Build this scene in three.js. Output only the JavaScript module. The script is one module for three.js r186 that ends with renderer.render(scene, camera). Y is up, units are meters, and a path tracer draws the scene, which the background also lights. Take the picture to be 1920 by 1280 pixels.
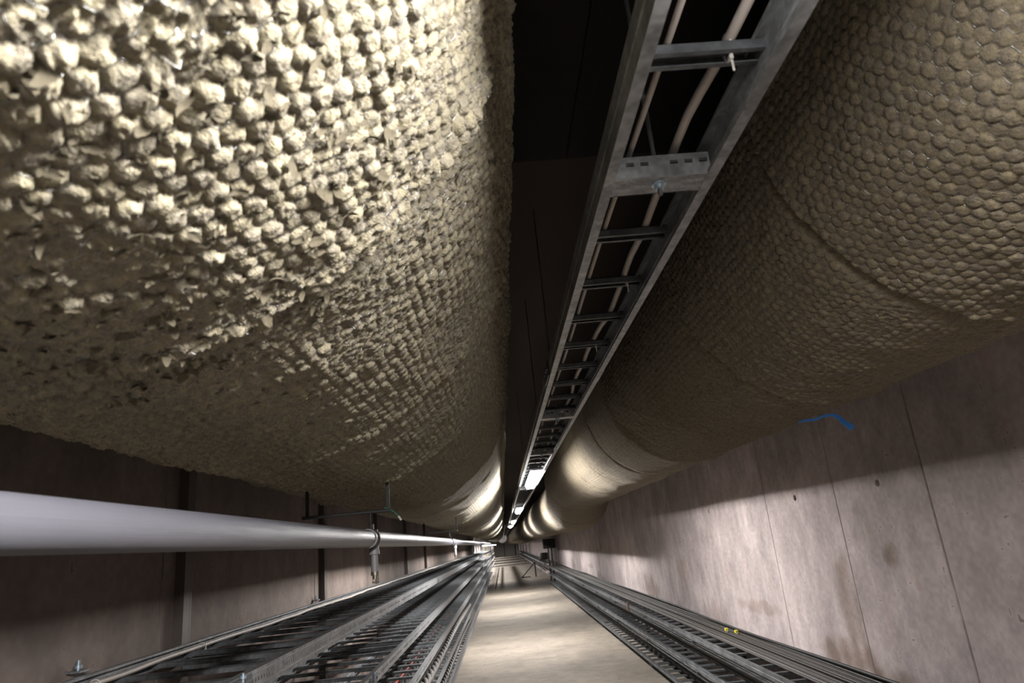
import * as THREE from 'three';
import { mergeGeometries, mergeVertices } from 'three/addons/utils/BufferGeometryUtils.js';
import { RoundedBoxGeometry } from 'three/addons/geometries/RoundedBoxGeometry.js';
import { ImprovedNoise } from 'three/addons/math/ImprovedNoise.js';
import { RectAreaLightUniformsLib } from 'three/addons/lights/RectAreaLightUniformsLib.js';

// ------------------------------------------------------------------ camera, light, exposure
const EYE = 1.85;                                   // eye height above the floor (m); Y below is measured from the eye
const scene = new THREE.Scene();
scene.background = new THREE.Color(0x000000);
const FOCAL = 1250;
const camera = new THREE.PerspectiveCamera(2 * Math.atan(640 / FOCAL) * 180 / Math.PI, 1.5, 0.03, 300);
{
  // the tunnel's vanishing point is at (943, 1020) and the horizon rises to the right (rolled camera)
  const F = new THREE.Vector3(943 - 960, -(1020 - 640), -FOCAL).normalize();
  const U = new THREE.Vector3().crossVectors(new THREE.Vector3(1, 0.098, 0), F).normalize();
  if (U.y < 0) U.negate();
  const X = new THREE.Vector3().crossVectors(F, U).normalize();
  const m = new THREE.Matrix4().makeBasis(new THREE.Vector3(X.x, U.x, -F.x), new THREE.Vector3(X.y, U.y, -F.y), new THREE.Vector3(X.z, U.z, -F.z));
  camera.quaternion.setFromRotationMatrix(m);
  camera.position.set(0, EYE, 0);
  camera.focus = 2.6; camera.userData.fStop = 6.3;
}
const renderer = new THREE.WebGLRenderer({ antialias: true });
renderer.toneMapping = THREE.LinearToneMapping;
renderer.toneMappingExposure = 7.5;
renderer.shadowMap.enabled = true;
RectAreaLightUniformsLib.init();
const LAMP = { down: 66, side: 41, glow: 6, color: new THREE.Color(1, 0.965, 0.93) };
// fluorescent fittings under the ladder: [x, Y, depth]
const LAMPS = [[0.366, 0.598, -0.2], [0.366, 0.598, 6.95], [0.366, 0.598, 13.5], [0.366, 0.598, 20.6], [0.345, 0.607, 26.2],
  ...[37, 40.5, 44, 48, 52, 56, 60, 68, 78, 90, 103].map(d => [-1.08, 0.03, d])];

// ------------------------------------------------------------------ helpers
const noise = new ImprovedNoise();
const N = (x, y, z = 0) => noise.noise(x, y, z);
let seed = 7;
const rnd = () => { seed = (seed * 1664525 + 1013904223) >>> 0; return seed / 4294967296; };
const hash = (a, b, c = 0) => { let h = (a * 374761393 + b * 668265263 + c * 974634777) | 0; h = Math.imul(h ^ (h >>> 13), 1274126177); h ^= h >>> 16; return (h >>> 0) / 4294967296; };
const mix = (a, b, t) => a + (b - a) * t;
const sstep = (a, b, x) => { const t = Math.min(1, Math.max(0, (x - a) / (b - a))); return t * t * (3 - 2 * t); };
const V = (x, Y, d) => new THREE.Vector3(x, EYE + Y, -d);            // tunnel coordinates: x, height from the eye, depth
const used = new Map();
function numbered(name) { const n = used.get(name) || 0; used.set(name, n + 1); return n ? `${name}_${String(n).padStart(3, '0')}` : name; }
function tag(o, label, category, group, kind) {
  if (label) o.userData.label = label;
  if (category) o.userData.category = category;
  if (group) o.userData.group = group;
  if (kind) o.userData.kind = kind;
  return o;
}
function part(name, geo, mat, parent, label) {
  const o = new THREE.Mesh(geo, mat); o.name = name; o.castShadow = o.receiveShadow = true; parent.add(o);
  if (label) o.userData.label = label;
  return o;
}
function thing(name, label, category, pos, group) {
  const o = new THREE.Group(); o.name = numbered(name); o.position.copy(pos); scene.add(o);
  return tag(o, label, category, group);
}
function solo(name, geo, mat, label, category, group) {
  const o = part(numbered(name), geo, mat, scene); return tag(o, label, category, group);
}
function struct(name) { const o = new THREE.Group(); o.name = name; o.userData.kind = 'structure'; scene.add(o); return o; }
const box = (w, h, d, x = 0, y = 0, z = 0, r = 0) => { const g = r ? new RoundedBoxGeometry(w, h, d, 1, r) : new THREE.BoxGeometry(w, h, d); g.translate(x, y, z); return g; };
const cyl = (r0, r1, h, n = 20, x = 0, y = 0, z = 0, axis = 'y') => {
  const g = new THREE.CylinderGeometry(r0, r1, h, n); if (axis === 'x') g.rotateZ(Math.PI / 2); if (axis === 'z') g.rotateX(Math.PI / 2); g.translate(x, y, z); return g;
};
const clean = gs => mergeGeometries(gs.map(g => { const q = g.index ? g.toNonIndexed() : g; for (const k of Object.keys(q.attributes)) if (!['position', 'normal', 'uv'].includes(k)) q.deleteAttribute(k); return q; }));
const shapeOf = pts => new THREE.Shape(pts.map(p => new THREE.Vector2(p[0], p[1])));
function extrudeZ(pts, d0, d1, holes) {                              // profile (x, y) drawn along the tunnel from depth d0 to d1
  const s = shapeOf(pts); if (holes) s.holes.push(...holes);
  const g = new THREE.ExtrudeGeometry(s, { depth: d1 - d0, bevelEnabled: false }); g.translate(0, 0, -d1); return g;
}
function extrudeX(pts, x0, x1) {                                     // profile (z, y) drawn across
  const g = new THREE.ExtrudeGeometry(shapeOf(pts), { depth: x1 - x0, bevelEnabled: false }); g.rotateY(Math.PI / 2); g.translate(x0, 0, 0); return g;
}
function tube(points, r, seg, rad = 7, closedEnds = true) {
  const c = new THREE.CatmullRomCurve3(points); const g = [new THREE.TubeGeometry(c, seg, r, rad, false)];
  return g[0];
}
const rod = (a, b, r, n = 10) => { const d = new THREE.Vector3().subVectors(b, a), g = new THREE.CylinderGeometry(r, r, d.length(), n); g.applyQuaternion(new THREE.Quaternion().setFromUnitVectors(new THREE.Vector3(0, 1, 0), d.clone().normalize())); g.translate((a.x + b.x) / 2, (a.y + b.y) / 2, (a.z + b.z) / 2); return g; };

// ------------------------------------------------------------------ textures
function pnoise(w, h, px, py, sd) {                                  // periodic value noise field
  const g = new Float32Array(px * py); for (let i = 0; i < px * py; i++) g[i] = hash(i, sd, 3);
  return (x, y) => { const fx = x / w * px, fy = y / h * py, ix = Math.floor(fx), iy = Math.floor(fy); let tx = fx - ix, ty = fy - iy; tx = tx * tx * (3 - 2 * tx); ty = ty * ty * (3 - 2 * ty);
    const a = (i, j) => g[((j % py) + py) % py * px + ((i % px) + px) % px]; return mix(mix(a(ix, iy), a(ix + 1, iy), tx), mix(a(ix, iy + 1), a(ix + 1, iy + 1), tx), ty); };
}
function dataTex(w, h, fn, srgb) {
  const d = new Uint8Array(w * h * 4);
  for (let y = 0; y < h; y++) for (let x = 0; x < w; x++) { const c = fn(x, y), i = (y * w + x) * 4; d[i] = Math.max(0, Math.min(255, c[0] * 255)); d[i + 1] = Math.max(0, Math.min(255, c[1] * 255)); d[i + 2] = Math.max(0, Math.min(255, c[2] * 255)); d[i + 3] = 255; }
  const t = new THREE.DataTexture(d, w, h); t.wrapS = t.wrapT = THREE.RepeatWrapping; t.magFilter = THREE.LinearFilter; t.minFilter = THREE.LinearMipmapLinearFilter; t.generateMipmaps = true;
  if (srgb) t.colorSpace = THREE.SRGBColorSpace; t.needsUpdate = true; return t;
}
const rep = (t, u, v) => { const c = t.clone(); c.repeat.set(u, v); c.needsUpdate = true; return c; };

// mineral wool: short fibres lying in all directions
const woolField = (() => {
  const S = 512, f = new Float32Array(S * S), n1 = pnoise(S, S, 64, 64, 1), n2 = pnoise(S, S, 24, 24, 2);
  for (let k = 0; k < 5200; k++) {
    let x = rnd() * S, y = rnd() * S, a = rnd() * 6.283; const L = 14 + rnd() * 34, h = 0.35 + rnd() * 0.65, bend = (rnd() - 0.5) * 0.12;
    for (let i = 0; i < L; i++) { const ix = ((x | 0) % S + S) % S, iy = ((y | 0) % S + S) % S; f[iy * S + ix] = Math.max(f[iy * S + ix] * 0.6, h); x += Math.cos(a); y += Math.sin(a); a += bend; }
  }
  const g = new Float32Array(S * S);
  for (let y = 0; y < S; y++) for (let x = 0; x < S; x++) { let s = 0; for (let j = -1; j < 2; j++) for (let i = -1; i < 2; i++) s += f[((y + j + S) % S) * S + (x + i + S) % S]; g[y * S + x] = 0.45 * s / 9 + 0.3 * n1(x, y) + 0.25 * n2(x, y); }
  return g;
})();
const woolBump = dataTex(512, 512, (x, y) => { const v = woolField[y * 512 + x]; return [v, v, v]; });
const wN = pnoise(512, 512, 9, 9, 5), wN2 = pnoise(512, 512, 37, 37, 6);
const woolColor = dataTex(512, 512, (x, y) => { const v = 0.80 + 0.26 * (woolField[y * 512 + x] - 0.4) + 0.16 * (wN(x, y) - 0.5) + 0.12 * (wN2(x, y) - 0.5); return [v * 0.56, v * 0.53, v * 0.452 - 0.03 * (wN(x, y) - 0.5)]; }, true);

// cast concrete of the walls: 12.8 m x 4 m, with form-board grain, rust and damp stains, runs
function concrete(sd, base, stains) {
  const W = 2048, H = 640, a = pnoise(W, H, 40, 12, sd), b = pnoise(W, H, 150, 26, sd + 1), c = pnoise(W, H, 512, 160, sd + 2), s = pnoise(W, H, 420, 7, sd + 3), st2 = pnoise(W, H, 150, 3, sd + 6), e = pnoise(W, H, 14, 6, sd + 4), q = pnoise(W, H, 1024, 14, sd + 5);
  return dataTex(W, H, (x, y) => {
    let v = 0.86 + 0.16 * (a(x, y) - 0.5) + 0.12 * (b(x, y) - 0.5) + 0.10 * (c(x, y) - 0.5) + 0.02 * (s(x, y) - 0.5) + 0.04 * (q(x, y) - 0.5) * e(x, y);
    let r = v * base[0], g = v * base[1], bl = v * base[2];
    const run = sstep(0.66, 0.95, st2(x, y)) * sstep(0.45, 0.8, b(x, y));           // rusty runs
    r *= 1 - 0.03 * run; g *= 1 - 0.06 * run; bl *= 1 - 0.08 * run;
    for (const [sx, sy, rx, ry, k] of stains) { const dx = (x / 160 - sx) / rx, dy = (y / 160 - sy) / ry, dd = dx * dx + dy * dy; if (dd < 1.6) { const t = k * sstep(1.15, 0.1, dd + 0.9 * (a(x * 3, y * 3) - 0.5) + 0.5 * (b(x, y) - 0.5)); r *= 1 - 0.28 * t; g *= 1 - 0.34 * t; bl *= 1 - 0.40 * t; } }
    if (c(x, y) > 0.955 && b(x, y) > 0.5) { r *= 0.72; g *= 0.7; bl *= 0.7; }
    return [r, g, bl];
  }, true);
}
// stains: [depth m, height above floor m, half-size, half-size, strength]
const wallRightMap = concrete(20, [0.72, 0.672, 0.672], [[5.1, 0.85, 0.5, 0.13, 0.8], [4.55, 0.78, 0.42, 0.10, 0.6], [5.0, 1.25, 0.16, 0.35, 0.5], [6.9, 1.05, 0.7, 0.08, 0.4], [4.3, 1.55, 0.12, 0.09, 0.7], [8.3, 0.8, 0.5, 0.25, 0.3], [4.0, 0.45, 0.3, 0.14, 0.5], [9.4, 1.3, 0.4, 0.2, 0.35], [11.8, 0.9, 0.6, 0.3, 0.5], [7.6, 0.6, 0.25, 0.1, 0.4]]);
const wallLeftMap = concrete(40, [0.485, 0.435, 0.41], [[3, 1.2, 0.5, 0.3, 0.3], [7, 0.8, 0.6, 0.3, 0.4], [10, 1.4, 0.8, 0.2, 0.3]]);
const floorMap = (() => {
  const W = 1024, a = pnoise(W, W, 7, 7, 60), b = pnoise(W, W, 30, 30, 61), c = pnoise(W, W, 256, 256, 62), d = pnoise(W, W, 90, 90, 63);
  return dataTex(W, W, (x, y) => { let v = 0.84 + 0.14 * (a(x, y) - 0.5) + 0.10 * (b(x, y) - 0.5) + 0.10 * (c(x, y) - 0.5); if (d(x, y) > 0.93) v *= 0.78; return [v * 0.59, v * 0.55, v * 0.50]; }, true);
})();
const grainBump = (() => { const a = pnoise(512, 512, 256, 256, 71), b = pnoise(512, 512, 60, 60, 72); return dataTex(512, 512, (x, y) => { const v = 0.6 * a(x, y) + 0.4 * b(x, y); return [v, v, v]; }); })();
const zincMap = (() => { const a = pnoise(512, 512, 40, 40, 81), b = pnoise(512, 512, 128, 128, 82), c = pnoise(512, 512, 6, 6, 83); return dataTex(512, 512, (x, y) => { const v = 0.48 + 0.14 * (a(x, y) - 0.5) + 0.12 * (b(x, y) - 0.5) + 0.16 * (c(x, y) - 0.5); return [v * 0.985, v, v * 1.02]; }, true); })();

const M = {
  wool: new THREE.MeshStandardMaterial({ map: rep(woolColor, 8, 8), bumpMap: rep(woolBump, 8, 8), bumpScale: 0.0026, roughness: 1 }),
  woolPale: new THREE.MeshStandardMaterial({ map: rep(woolColor, 8, 8), color: 0xfffaf0, bumpMap: rep(woolBump, 8, 8), bumpScale: 0.0015, roughness: 1, side: THREE.DoubleSide }),
  wire: new THREE.MeshStandardMaterial({ color: 0x8d8f90, metalness: 0.9, roughness: 0.35 }),
  zinc: new THREE.MeshStandardMaterial({ map: zincMap, metalness: 0.55, roughness: 0.42 }),
  zincDull: new THREE.MeshStandardMaterial({ map: zincMap, color: 0xb9bcbf, metalness: 0.45, roughness: 0.55 }),
  steelDark: new THREE.MeshStandardMaterial({ color: 0x2b2927, metalness: 0.4, roughness: 0.6 }),
  post: new THREE.MeshStandardMaterial({ color: 0x4c453f, metalness: 0.15, roughness: 0.6 }),
  black: new THREE.MeshStandardMaterial({ color: 0x0c0c0d, roughness: 0.6 }),
  cableBlack: new THREE.MeshStandardMaterial({ color: 0x1a1918, roughness: 0.5 }),
  cableGrey: new THREE.MeshStandardMaterial({ color: 0x4b4846, roughness: 0.6 }),
  cableDim: new THREE.MeshStandardMaterial({ color: 0x292624, roughness: 0.6 }),
  cableBrown: new THREE.MeshStandardMaterial({ color: 0x302b26, roughness: 0.65 }),
  cableBeige: new THREE.MeshStandardMaterial({ color: 0x98908a, roughness: 0.55 }),
  cableRed: new THREE.MeshStandardMaterial({ color: 0x6e2213, roughness: 0.5 }),
  nylon: new THREE.MeshStandardMaterial({ color: 0xa8a5a0, roughness: 0.45 }),
  yellow: new THREE.MeshStandardMaterial({ color: 0xb0a82c, roughness: 0.6 }),
  blue: new THREE.MeshStandardMaterial({ color: 0x4a9bff, roughness: 0.45 }),
  green: new THREE.MeshStandardMaterial({ color: 0x1f4a36, roughness: 0.5 }),
  tagBrown: new THREE.MeshStandardMaterial({ color: 0x6d4a40, roughness: 0.7 }),
  bolt: new THREE.MeshStandardMaterial({ color: 0x9fb0bd, metalness: 0.7, roughness: 0.35 }),
  greyPaint: new THREE.MeshStandardMaterial({ color: 0x494950, roughness: 0.42, bumpMap: rep(grainBump, 6, 2), bumpScale: 0.0003 }),
  greyDark: new THREE.MeshStandardMaterial({ color: 0x77777a, roughness: 0.5 }),
  brass: new THREE.MeshStandardMaterial({ color: 0x8a8478, metalness: 0.8, roughness: 0.35 }),
  housing: new THREE.MeshStandardMaterial({ color: 0xb9bbc0, roughness: 0.5 }),
  glow: new THREE.MeshStandardMaterial({ color: 0xffffff, emissive: LAMP.color, emissiveIntensity: LAMP.glow, roughness: 0.4 }),
  wallR: new THREE.MeshStandardMaterial({ map: rep(wallRightMap, 1 / 12.8, 1 / 4), bumpMap: rep(grainBump, 2, 2), bumpScale: 0.0012, roughness: 0.92 }),
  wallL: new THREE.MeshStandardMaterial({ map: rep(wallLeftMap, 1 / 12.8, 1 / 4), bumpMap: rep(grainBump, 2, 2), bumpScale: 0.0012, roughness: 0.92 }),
  joint: new THREE.MeshStandardMaterial({ color: 0x3a332f, roughness: 1 }),
  floor: new THREE.MeshStandardMaterial({ map: rep(floorMap, 0.3, 0.3), bumpMap: rep(grainBump, 2, 2), bumpScale: 0.001, roughness: 0.85 }),
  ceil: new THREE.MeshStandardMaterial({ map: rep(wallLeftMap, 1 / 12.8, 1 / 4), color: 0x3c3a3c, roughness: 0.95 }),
  pale: new THREE.MeshStandardMaterial({ color: 0xd5d6d8, roughness: 0.6 }),
  paleYellow: new THREE.MeshStandardMaterial({ color: 0xd2a64a, roughness: 0.6 }),
  endWall: new THREE.MeshStandardMaterial({ color: 0xbdb8ae, bumpMap: rep(grainBump, 2, 2), bumpScale: 0.002, roughness: 0.95 }),
  door: new THREE.MeshStandardMaterial({ color: 0xb3b0aa, roughness: 0.6 }),
};

// ------------------------------------------------------------------ the tunnel's shell
const WL = -1.5, WR = 2.4, TOP = 1.85, FAR = 110, BACK = -3;
// a panel of the wall with chamfered edges; local axes: along depth (s), up (h), thickness t towards the tunnel; holes are [s, h, r]
function panelGeo(s0, s1, h0, h1, t, holes = []) {
  const sh = shapeOf([[s0, h0], [s1, h0], [s1, h1], [s0, h1]]);
  for (const [a, b, r] of holes) { const p = new THREE.Path(); p.absellipse(a, b, r, r * 1.0, 0, Math.PI * 2); sh.holes.push(p); }
  return new THREE.ExtrudeGeometry(sh, { depth: t, bevelEnabled: true, bevelThickness: 0.004, bevelSize: 0.004, bevelSegments: 1, bevelOffset: -0.004, curveSegments: 14 });
}
function wall(name, x, facing, joints, mat, gap, holes = []) {
  const w = struct(name);
  part('backing', box(0.3, TOP + EYE + 0.4, FAR - BACK, x - facing * 0.20, (TOP + EYE) / 2, -(FAR + BACK) / 2), M.joint, w);
  for (let i = 0; i + 1 < joints.length; i++) {
    const [a, b] = [joints[i] + gap(i) / 2, joints[i + 1] - gap(i + 1) / 2];
    const g = panelGeo(a, b, 0, EYE + TOP, 0.05, holes.filter(h => h[0] > a && h[0] < b));
    // shape (s, h, t) -> world: z = -s, y = h, x = wall face - facing * (0.05 - t)
    const m = new THREE.Matrix4();
    if (facing < 0) m.set(0, 0, -1, x + 0.05 - 0.004, 0, 1, 0, 0, -1, 0, 0, 0, 0, 0, 0, 1);
    else m.set(0, 0, 1, x - 0.05 + 0.004, 0, 1, 0, 0, -1, 0, 0, 0, 0, 0, 0, 1);
    g.applyMatrix4(m);
    if (m.determinant() < 0) { const ix = g.attributes; for (const k of ['position', 'normal', 'uv']) { const at = ix[k], n = at.itemSize, ar = at.array; for (let t = 0; t < at.count; t += 3) for (let j = 0; j < n; j++) { const p = ar[(t + 1) * n + j]; ar[(t + 1) * n + j] = ar[(t + 2) * n + j]; ar[(t + 2) * n + j] = p; } } }
    part('wall_panel', g, mat, w);
  }
  return w;
}
const jr = [BACK, -1.1, 1.35, 3.78, 4.85, 6.15, 10.0, 13.9]; while (jr[jr.length - 1] < FAR - 4) jr.push(jr[jr.length - 1] + 3.9); jr.push(FAR);
wall('wall_right', WR, -1, jr, M.wallR, i => (i === 4 ? 0.003 : i === 3 ? 0.012 : 0.008), [[4.27, EYE + 0.149, 0.022], [5.52, EYE + 0.137, 0.022], [7.9, EYE + 0.14, 0.022], [2.9, EYE + 0.15, 0.022]]);
const jl = [BACK, -1.0, 1.1, 3.1, 5.55, 8.0, 10.45, 13.1]; while (jl[jl.length - 1] < FAR - 4) jl.push(jl[jl.length - 1] + 2.5); jl.push(FAR);
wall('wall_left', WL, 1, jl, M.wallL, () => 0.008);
{
  const c = struct('ceiling');
  part('backing', box(WR - WL + 1, 0.3, FAR - BACK, (WL + WR) / 2, EYE + TOP + 0.21, -(FAR + BACK) / 2), M.joint, c);
  const zs = [BACK, -1.5, 0.88, 3.28, 5.67, 8.06]; while (zs[zs.length - 1] < FAR - 2.4) zs.push(zs[zs.length - 1] + 2.4); zs.push(FAR);
  const xs = [WL - 0.05, 0.49, WR + 0.05];
  for (let i = 0; i + 1 < zs.length; i++) for (let j = 0; j < 2; j++) {
    const g = new THREE.ExtrudeGeometry(shapeOf([[xs[j] + 0.003, -zs[i + 1] + 0.006], [xs[j + 1] - 0.003, -zs[i + 1] + 0.006], [xs[j + 1] - 0.003, -zs[i] - 0.006], [xs[j] + 0.003, -zs[i] - 0.006]]), { depth: 0.05, bevelEnabled: true, bevelThickness: 0.004, bevelSize: 0.004, bevelSegments: 1, bevelOffset: -0.004 });
    g.rotateX(Math.PI / 2); g.scale(1, 1, -1);
    g.applyMatrix4(new THREE.Matrix4());                             // (x, z) plan
    const p = g.attributes.position; for (let k = 0; k < p.count; k++) p.setZ(k, p.getZ(k));
    g.translate(0, EYE + TOP + 0.054, 0);
    for (const k of ['position', 'normal', 'uv']) { const at = g.attributes[k], n = at.itemSize, ar = at.array; for (let t = 0; t < at.count; t += 3) for (let q = 0; q < n; q++) { const w = ar[(t + 1) * n + q]; ar[(t + 1) * n + q] = ar[(t + 2) * n + q]; ar[(t + 2) * n + q] = w; } }
    g.computeVertexNormals();
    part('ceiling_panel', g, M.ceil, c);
  }
}
{
  const f = struct('floor');
  part('backing', box(WR - WL + 1, 0.3, FAR - BACK, (WL + WR) / 2, -0.2, -(FAR + BACK) / 2), M.joint, f);
  const zs = [BACK, 2.6, 7.2, 12.05, 16.6, 21.2]; while (zs[zs.length - 1] < FAR - 4.6) zs.push(zs[zs.length - 1] + 4.6); zs.push(FAR);
  for (let i = 0; i + 1 < zs.length; i++) {
    const g = box(WR - WL, 0.05, zs[i + 1] - zs[i] - 0.008, (WL + WR) / 2, -0.025, -(zs[i] + zs[i + 1]) / 2, 0.003);
    const p = g.attributes.position, uv = g.attributes.uv; for (let k = 0; k < p.count; k++) uv.setXY(k, p.getX(k), p.getZ(k) + i * 0.37);
    part('floor_slab', g, M.floor, f);
  }
  const e = struct('wall_end'); const g = box(WR - WL + 1, TOP + EYE + 0.6, 0.3, (WL + WR) / 2, (TOP + EYE) / 2, -FAR - 0.15); part('end_panel', g, M.endWall, e);
  const bk = struct('wall_back'); part('back_panel', box(WR - WL + 1, TOP + EYE + 0.6, 0.3, (WL + WR) / 2, (TOP + EYE) / 2, -BACK + 0.15), M.wallL, bk);
  const d = struct('door_1'); d.position.set(1.0, 0, -FAR + 0.04);
  part('door_frame', clean([box(0.1, 2.2, 0.08, -0.85, 1.1, 0), box(0.1, 2.2, 0.08, 0.85, 1.1, 0), box(1.8, 0.1, 0.08, 0, 2.25, 0)]), M.steelDark, d);
  part('door_leaf', box(1.6, 2.2, 0.05, 0, 1.1, 0, 0.01), M.door, d); part('door_handle', cyl(0.015, 0.015, 0.14, 8, 0.6, 1.05, 0.06, 'x'), M.zinc, d);
}

// ------------------------------------------------------------------ the two pipes lagged with wired mineral wool
// netting lattice: rows run along the pipe with pitch s, row pitch q round the pipe
function cellAt(a, b, s, q, sd) {                                    // a: along the pipe, b: round it -> nearest and second nearest jittered centre
  const j0 = Math.round(b / q); let d1 = 9, d2 = 9, id = 0, lx = 0, ly = 0;
  for (let j = j0 - 1; j <= j0 + 1; j++) { const off = (j & 1) ? 0.5 : 0, i0 = Math.round(a / s - off);
    for (let i = i0 - 1; i <= i0 + 1; i++) { const cx = (i + off + 0.16 * (hash(i, j, sd) - 0.5)) * s, cy = (j + 0.16 * (hash(i, j, sd + 9) - 0.5)) * q; const dx = a - cx, dy = (b - cy) * s * 0.87 / q, d = Math.sqrt(dx * dx + dy * dy); if (d < d1) { d2 = d1; d1 = d; id = hash(i, j, sd + 17); lx = dx; ly = dy; } else if (d < d2) d2 = d; } }
  return [d1, d2, id, lx, ly];
}
function laggedPipe(cfg) {
  const { label, sd, R, path, phi0, phi1, seams, s, q, bulge, crinkle, jag, fine, torn } = cfg;
  const t = thing('insulated_pipe', label, 'pipe', V(path(0)[0], path(0)[1], 0));
  const o = t.position;
  const seamAt = (k, ph) => seams[k] + 0.024 * N(ph * 2.3, k * 3.1, sd) + 0.006 * N(ph * 9, k * 5.3, sd + 4);
  const surf = (ph, d, k, u, amp) => {                               // radius offset of the wool at angle ph, depth d
    const b = ph * R, edge = Math.min(d - seamAt(k, ph), seamAt(k + 1, ph) - d);
    let h = 0.010 * N(d * 2.2, b * 2.5, sd) + 0.006 * N(d * 7, b * 7, sd + 2);
    if (amp > 0) {
      const wx = 0.003 * N(d * 40, b * 40, 3) , wy = 0.003 * N(d * 40, b * 40, 7);
      const [d1, d2, id, lx, ly] = cellAt(d + wx, b + wy, s, q, sd);
      const e = Math.min(1, (d2 - d1) / (s * 0.62));
      let lump = Math.sqrt(1 - (1 - e) * (1 - e)) * bulge * (0.55 + 0.75 * id);
      const tear = torn ? torn(d, b, N) : 0;
      const ang = id * 40, fx = lx * Math.cos(ang) + ly * Math.sin(ang), fy = -lx * Math.sin(ang) + ly * Math.cos(ang);
      const fold = 1 - Math.abs(N(fx * 170 + id * 90, fy * 60, id * 37));
      const fold2 = N(d * 330, b * 330, sd);
      lump += crinkle * (1 + 1.6 * tear) * (fold * fold - 0.55) * (0.35 + 0.65 * e) * (0.4 + 1.2 * id) + crinkle * 0.35 * fold2;
      if (tear > 0) lump = mix(lump, bulge * (0.5 + 0.9 * N(d * 90, b * 60, 11) + 0.5 * N(d * 210, b * 170, 13)), Math.min(0.75, tear));
      h += amp * lump;
    } else h += bulge * 0.5;
    const e0 = Math.max(0, d - seamAt(k, ph)), e1 = Math.max(0, seamAt(k + 1, ph) - d), rag = 0.75 + 1.1 * N(b * 5, k * 7.7, sd + 1) + 0.5 * N(b * 17, k * 3.7, sd + 6);
    h += jag * cfg.lip * rag * Math.exp(-Math.pow(e1 / 0.055, 2)) - jag * 4.2 * Math.exp(-Math.pow(e1 / 0.009, 2));        // the edge that laps over
    h -= jag * cfg.gap * Math.exp(-Math.pow(e0 / 0.021, 2)) + jag * 0.7 * rag * Math.exp(-Math.pow(e0 / 0.06, 2));                                          // the edge tucked under
    return h;
  };
  const mats = seams.length - 1;
  for (let k = 0; k < mats; k++) {
    const [step, amp] = fine(seams[k]);
    const phs = []; const dph = step / R; for (let p = phi0; p < phi1; p += dph) phs.push(p);
    const back = 40; for (let i = 0; i <= back; i++) phs.push(phi1 + (Math.PI * 2 - (phi1 - phi0)) * i / back);
    const nz = Math.max(2, Math.ceil((seams[k + 1] - seams[k]) / (amp > 0 ? step : cfg.coarse)));
    const np = phs.length, pos = new Float32Array(np * (nz + 1) * 3), uv = new Float32Array(np * (nz + 1) * 2), idx = [];
    for (let j = 0; j <= nz; j++) for (let i = 0; i < np; i++) {
      const ph = phs[i], d = mix(seamAt(k, ph), seamAt(k + 1, ph), j / nz), inside = ph <= phi1;
      const c = path(d), r = R - 0.008 + surf(ph, d, k, j / nz, inside ? amp * sstep(phi0, phi0 + 0.06, ph) * sstep(phi1, phi1 - 0.06, ph) : 0), n = j * np + i;
      pos[n * 3] = c[0] + r * Math.cos(ph) - o.x; pos[n * 3 + 1] = EYE + c[1] + r * Math.sin(ph) - o.y; pos[n * 3 + 2] = -d;
      uv[n * 2] = d; uv[n * 2 + 1] = ph * R;
    }
    for (let j = 0; j < nz; j++) for (let i = 0; i + 1 < np; i++) { const a = j * np + i, b = a + 1, c = a + np, e = c + 1; idx.push(a, b, c, b, e, c); }
    const g = new THREE.BufferGeometry(); g.setAttribute('position', new THREE.BufferAttribute(pos, 3)); g.setAttribute('uv', new THREE.BufferAttribute(uv, 2)); g.setIndex(idx); g.computeVertexNormals();
    part('insulation_mat', g, amp > 0 ? cfg.nearMat : cfg.farMat, t);
  }
  // galvanised hexagonal netting lying in the valleys of the near mats
  const P = [], I = [];
  const seg = (a0, b0, a1, b1, r, lift) => {
    const n = 4; let prev = -1;
    for (let i = 0; i <= n; i++) {
      const a = mix(a0, a1, i / n) , b = mix(b0, b1, i / n), ph = b / R; let k = 0; while (k < mats - 1 && seamAt(k + 1, ph) < a) k++;
      const c = path(a), rr = R - 0.008 + surf(ph, a, k, 0, 1) + lift, tx = a1 - a0, ty = b1 - b0, L = Math.hypot(tx, ty), st = P.length / 3;
      for (let m = 0; m < 3; m++) { const w = m * 2.094, side = Math.cos(w) * r, up = Math.sin(w) * r, aa = a + side * -ty / L, pp = (b + side * tx / L) / R, r2 = rr + up; P.push(c[0] + r2 * Math.cos(pp) - o.x, EYE + c[1] + r2 * Math.sin(pp) - o.y, -aa); }
      if (prev >= 0) for (let m = 0; m < 3; m++) { const m1 = (m + 1) % 3; I.push(prev + m, prev + m1, st + m, prev + m1, st + m1, st + m); }
      prev = st;
    }
  };
  const z0 = Math.max(seams[0] + 0.05, cfg.wire[0]), z1 = cfg.wire[1];
  for (let j = Math.ceil((phi0 + 0.08) * R / q); j < (phi1 - 0.08) * R / q; j++) { const off = (j & 1) ? 0.5 : 0;
    for (let i = Math.floor(z0 / s); i * s < z1; i++) {
      const cx = (i + off) * s, cy = j * q, w = s / 2, hh = q / 3;
      if (hash(i, j, sd + 50) < 0.12) continue;
      seg(cx + w, cy - hh, cx + w, cy + hh, 0.00075, 0.0008);           // twisted side
      seg(cx + w, cy + hh, cx, cy + 2 * hh, 0.00045, 0.0006); seg(cx - w, cy + hh, cx, cy + 2 * hh, 0.00045, 0.0006);
    } }
  const wg = new THREE.BufferGeometry(); wg.setAttribute('position', new THREE.BufferAttribute(new Float32Array(P), 3)); wg.setIndex(I); wg.computeVertexNormals();
  part('wire_netting', wg, M.wire, t, 'thin galvanised hexagonal wire netting').userData.kind = 'stuff';
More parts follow.
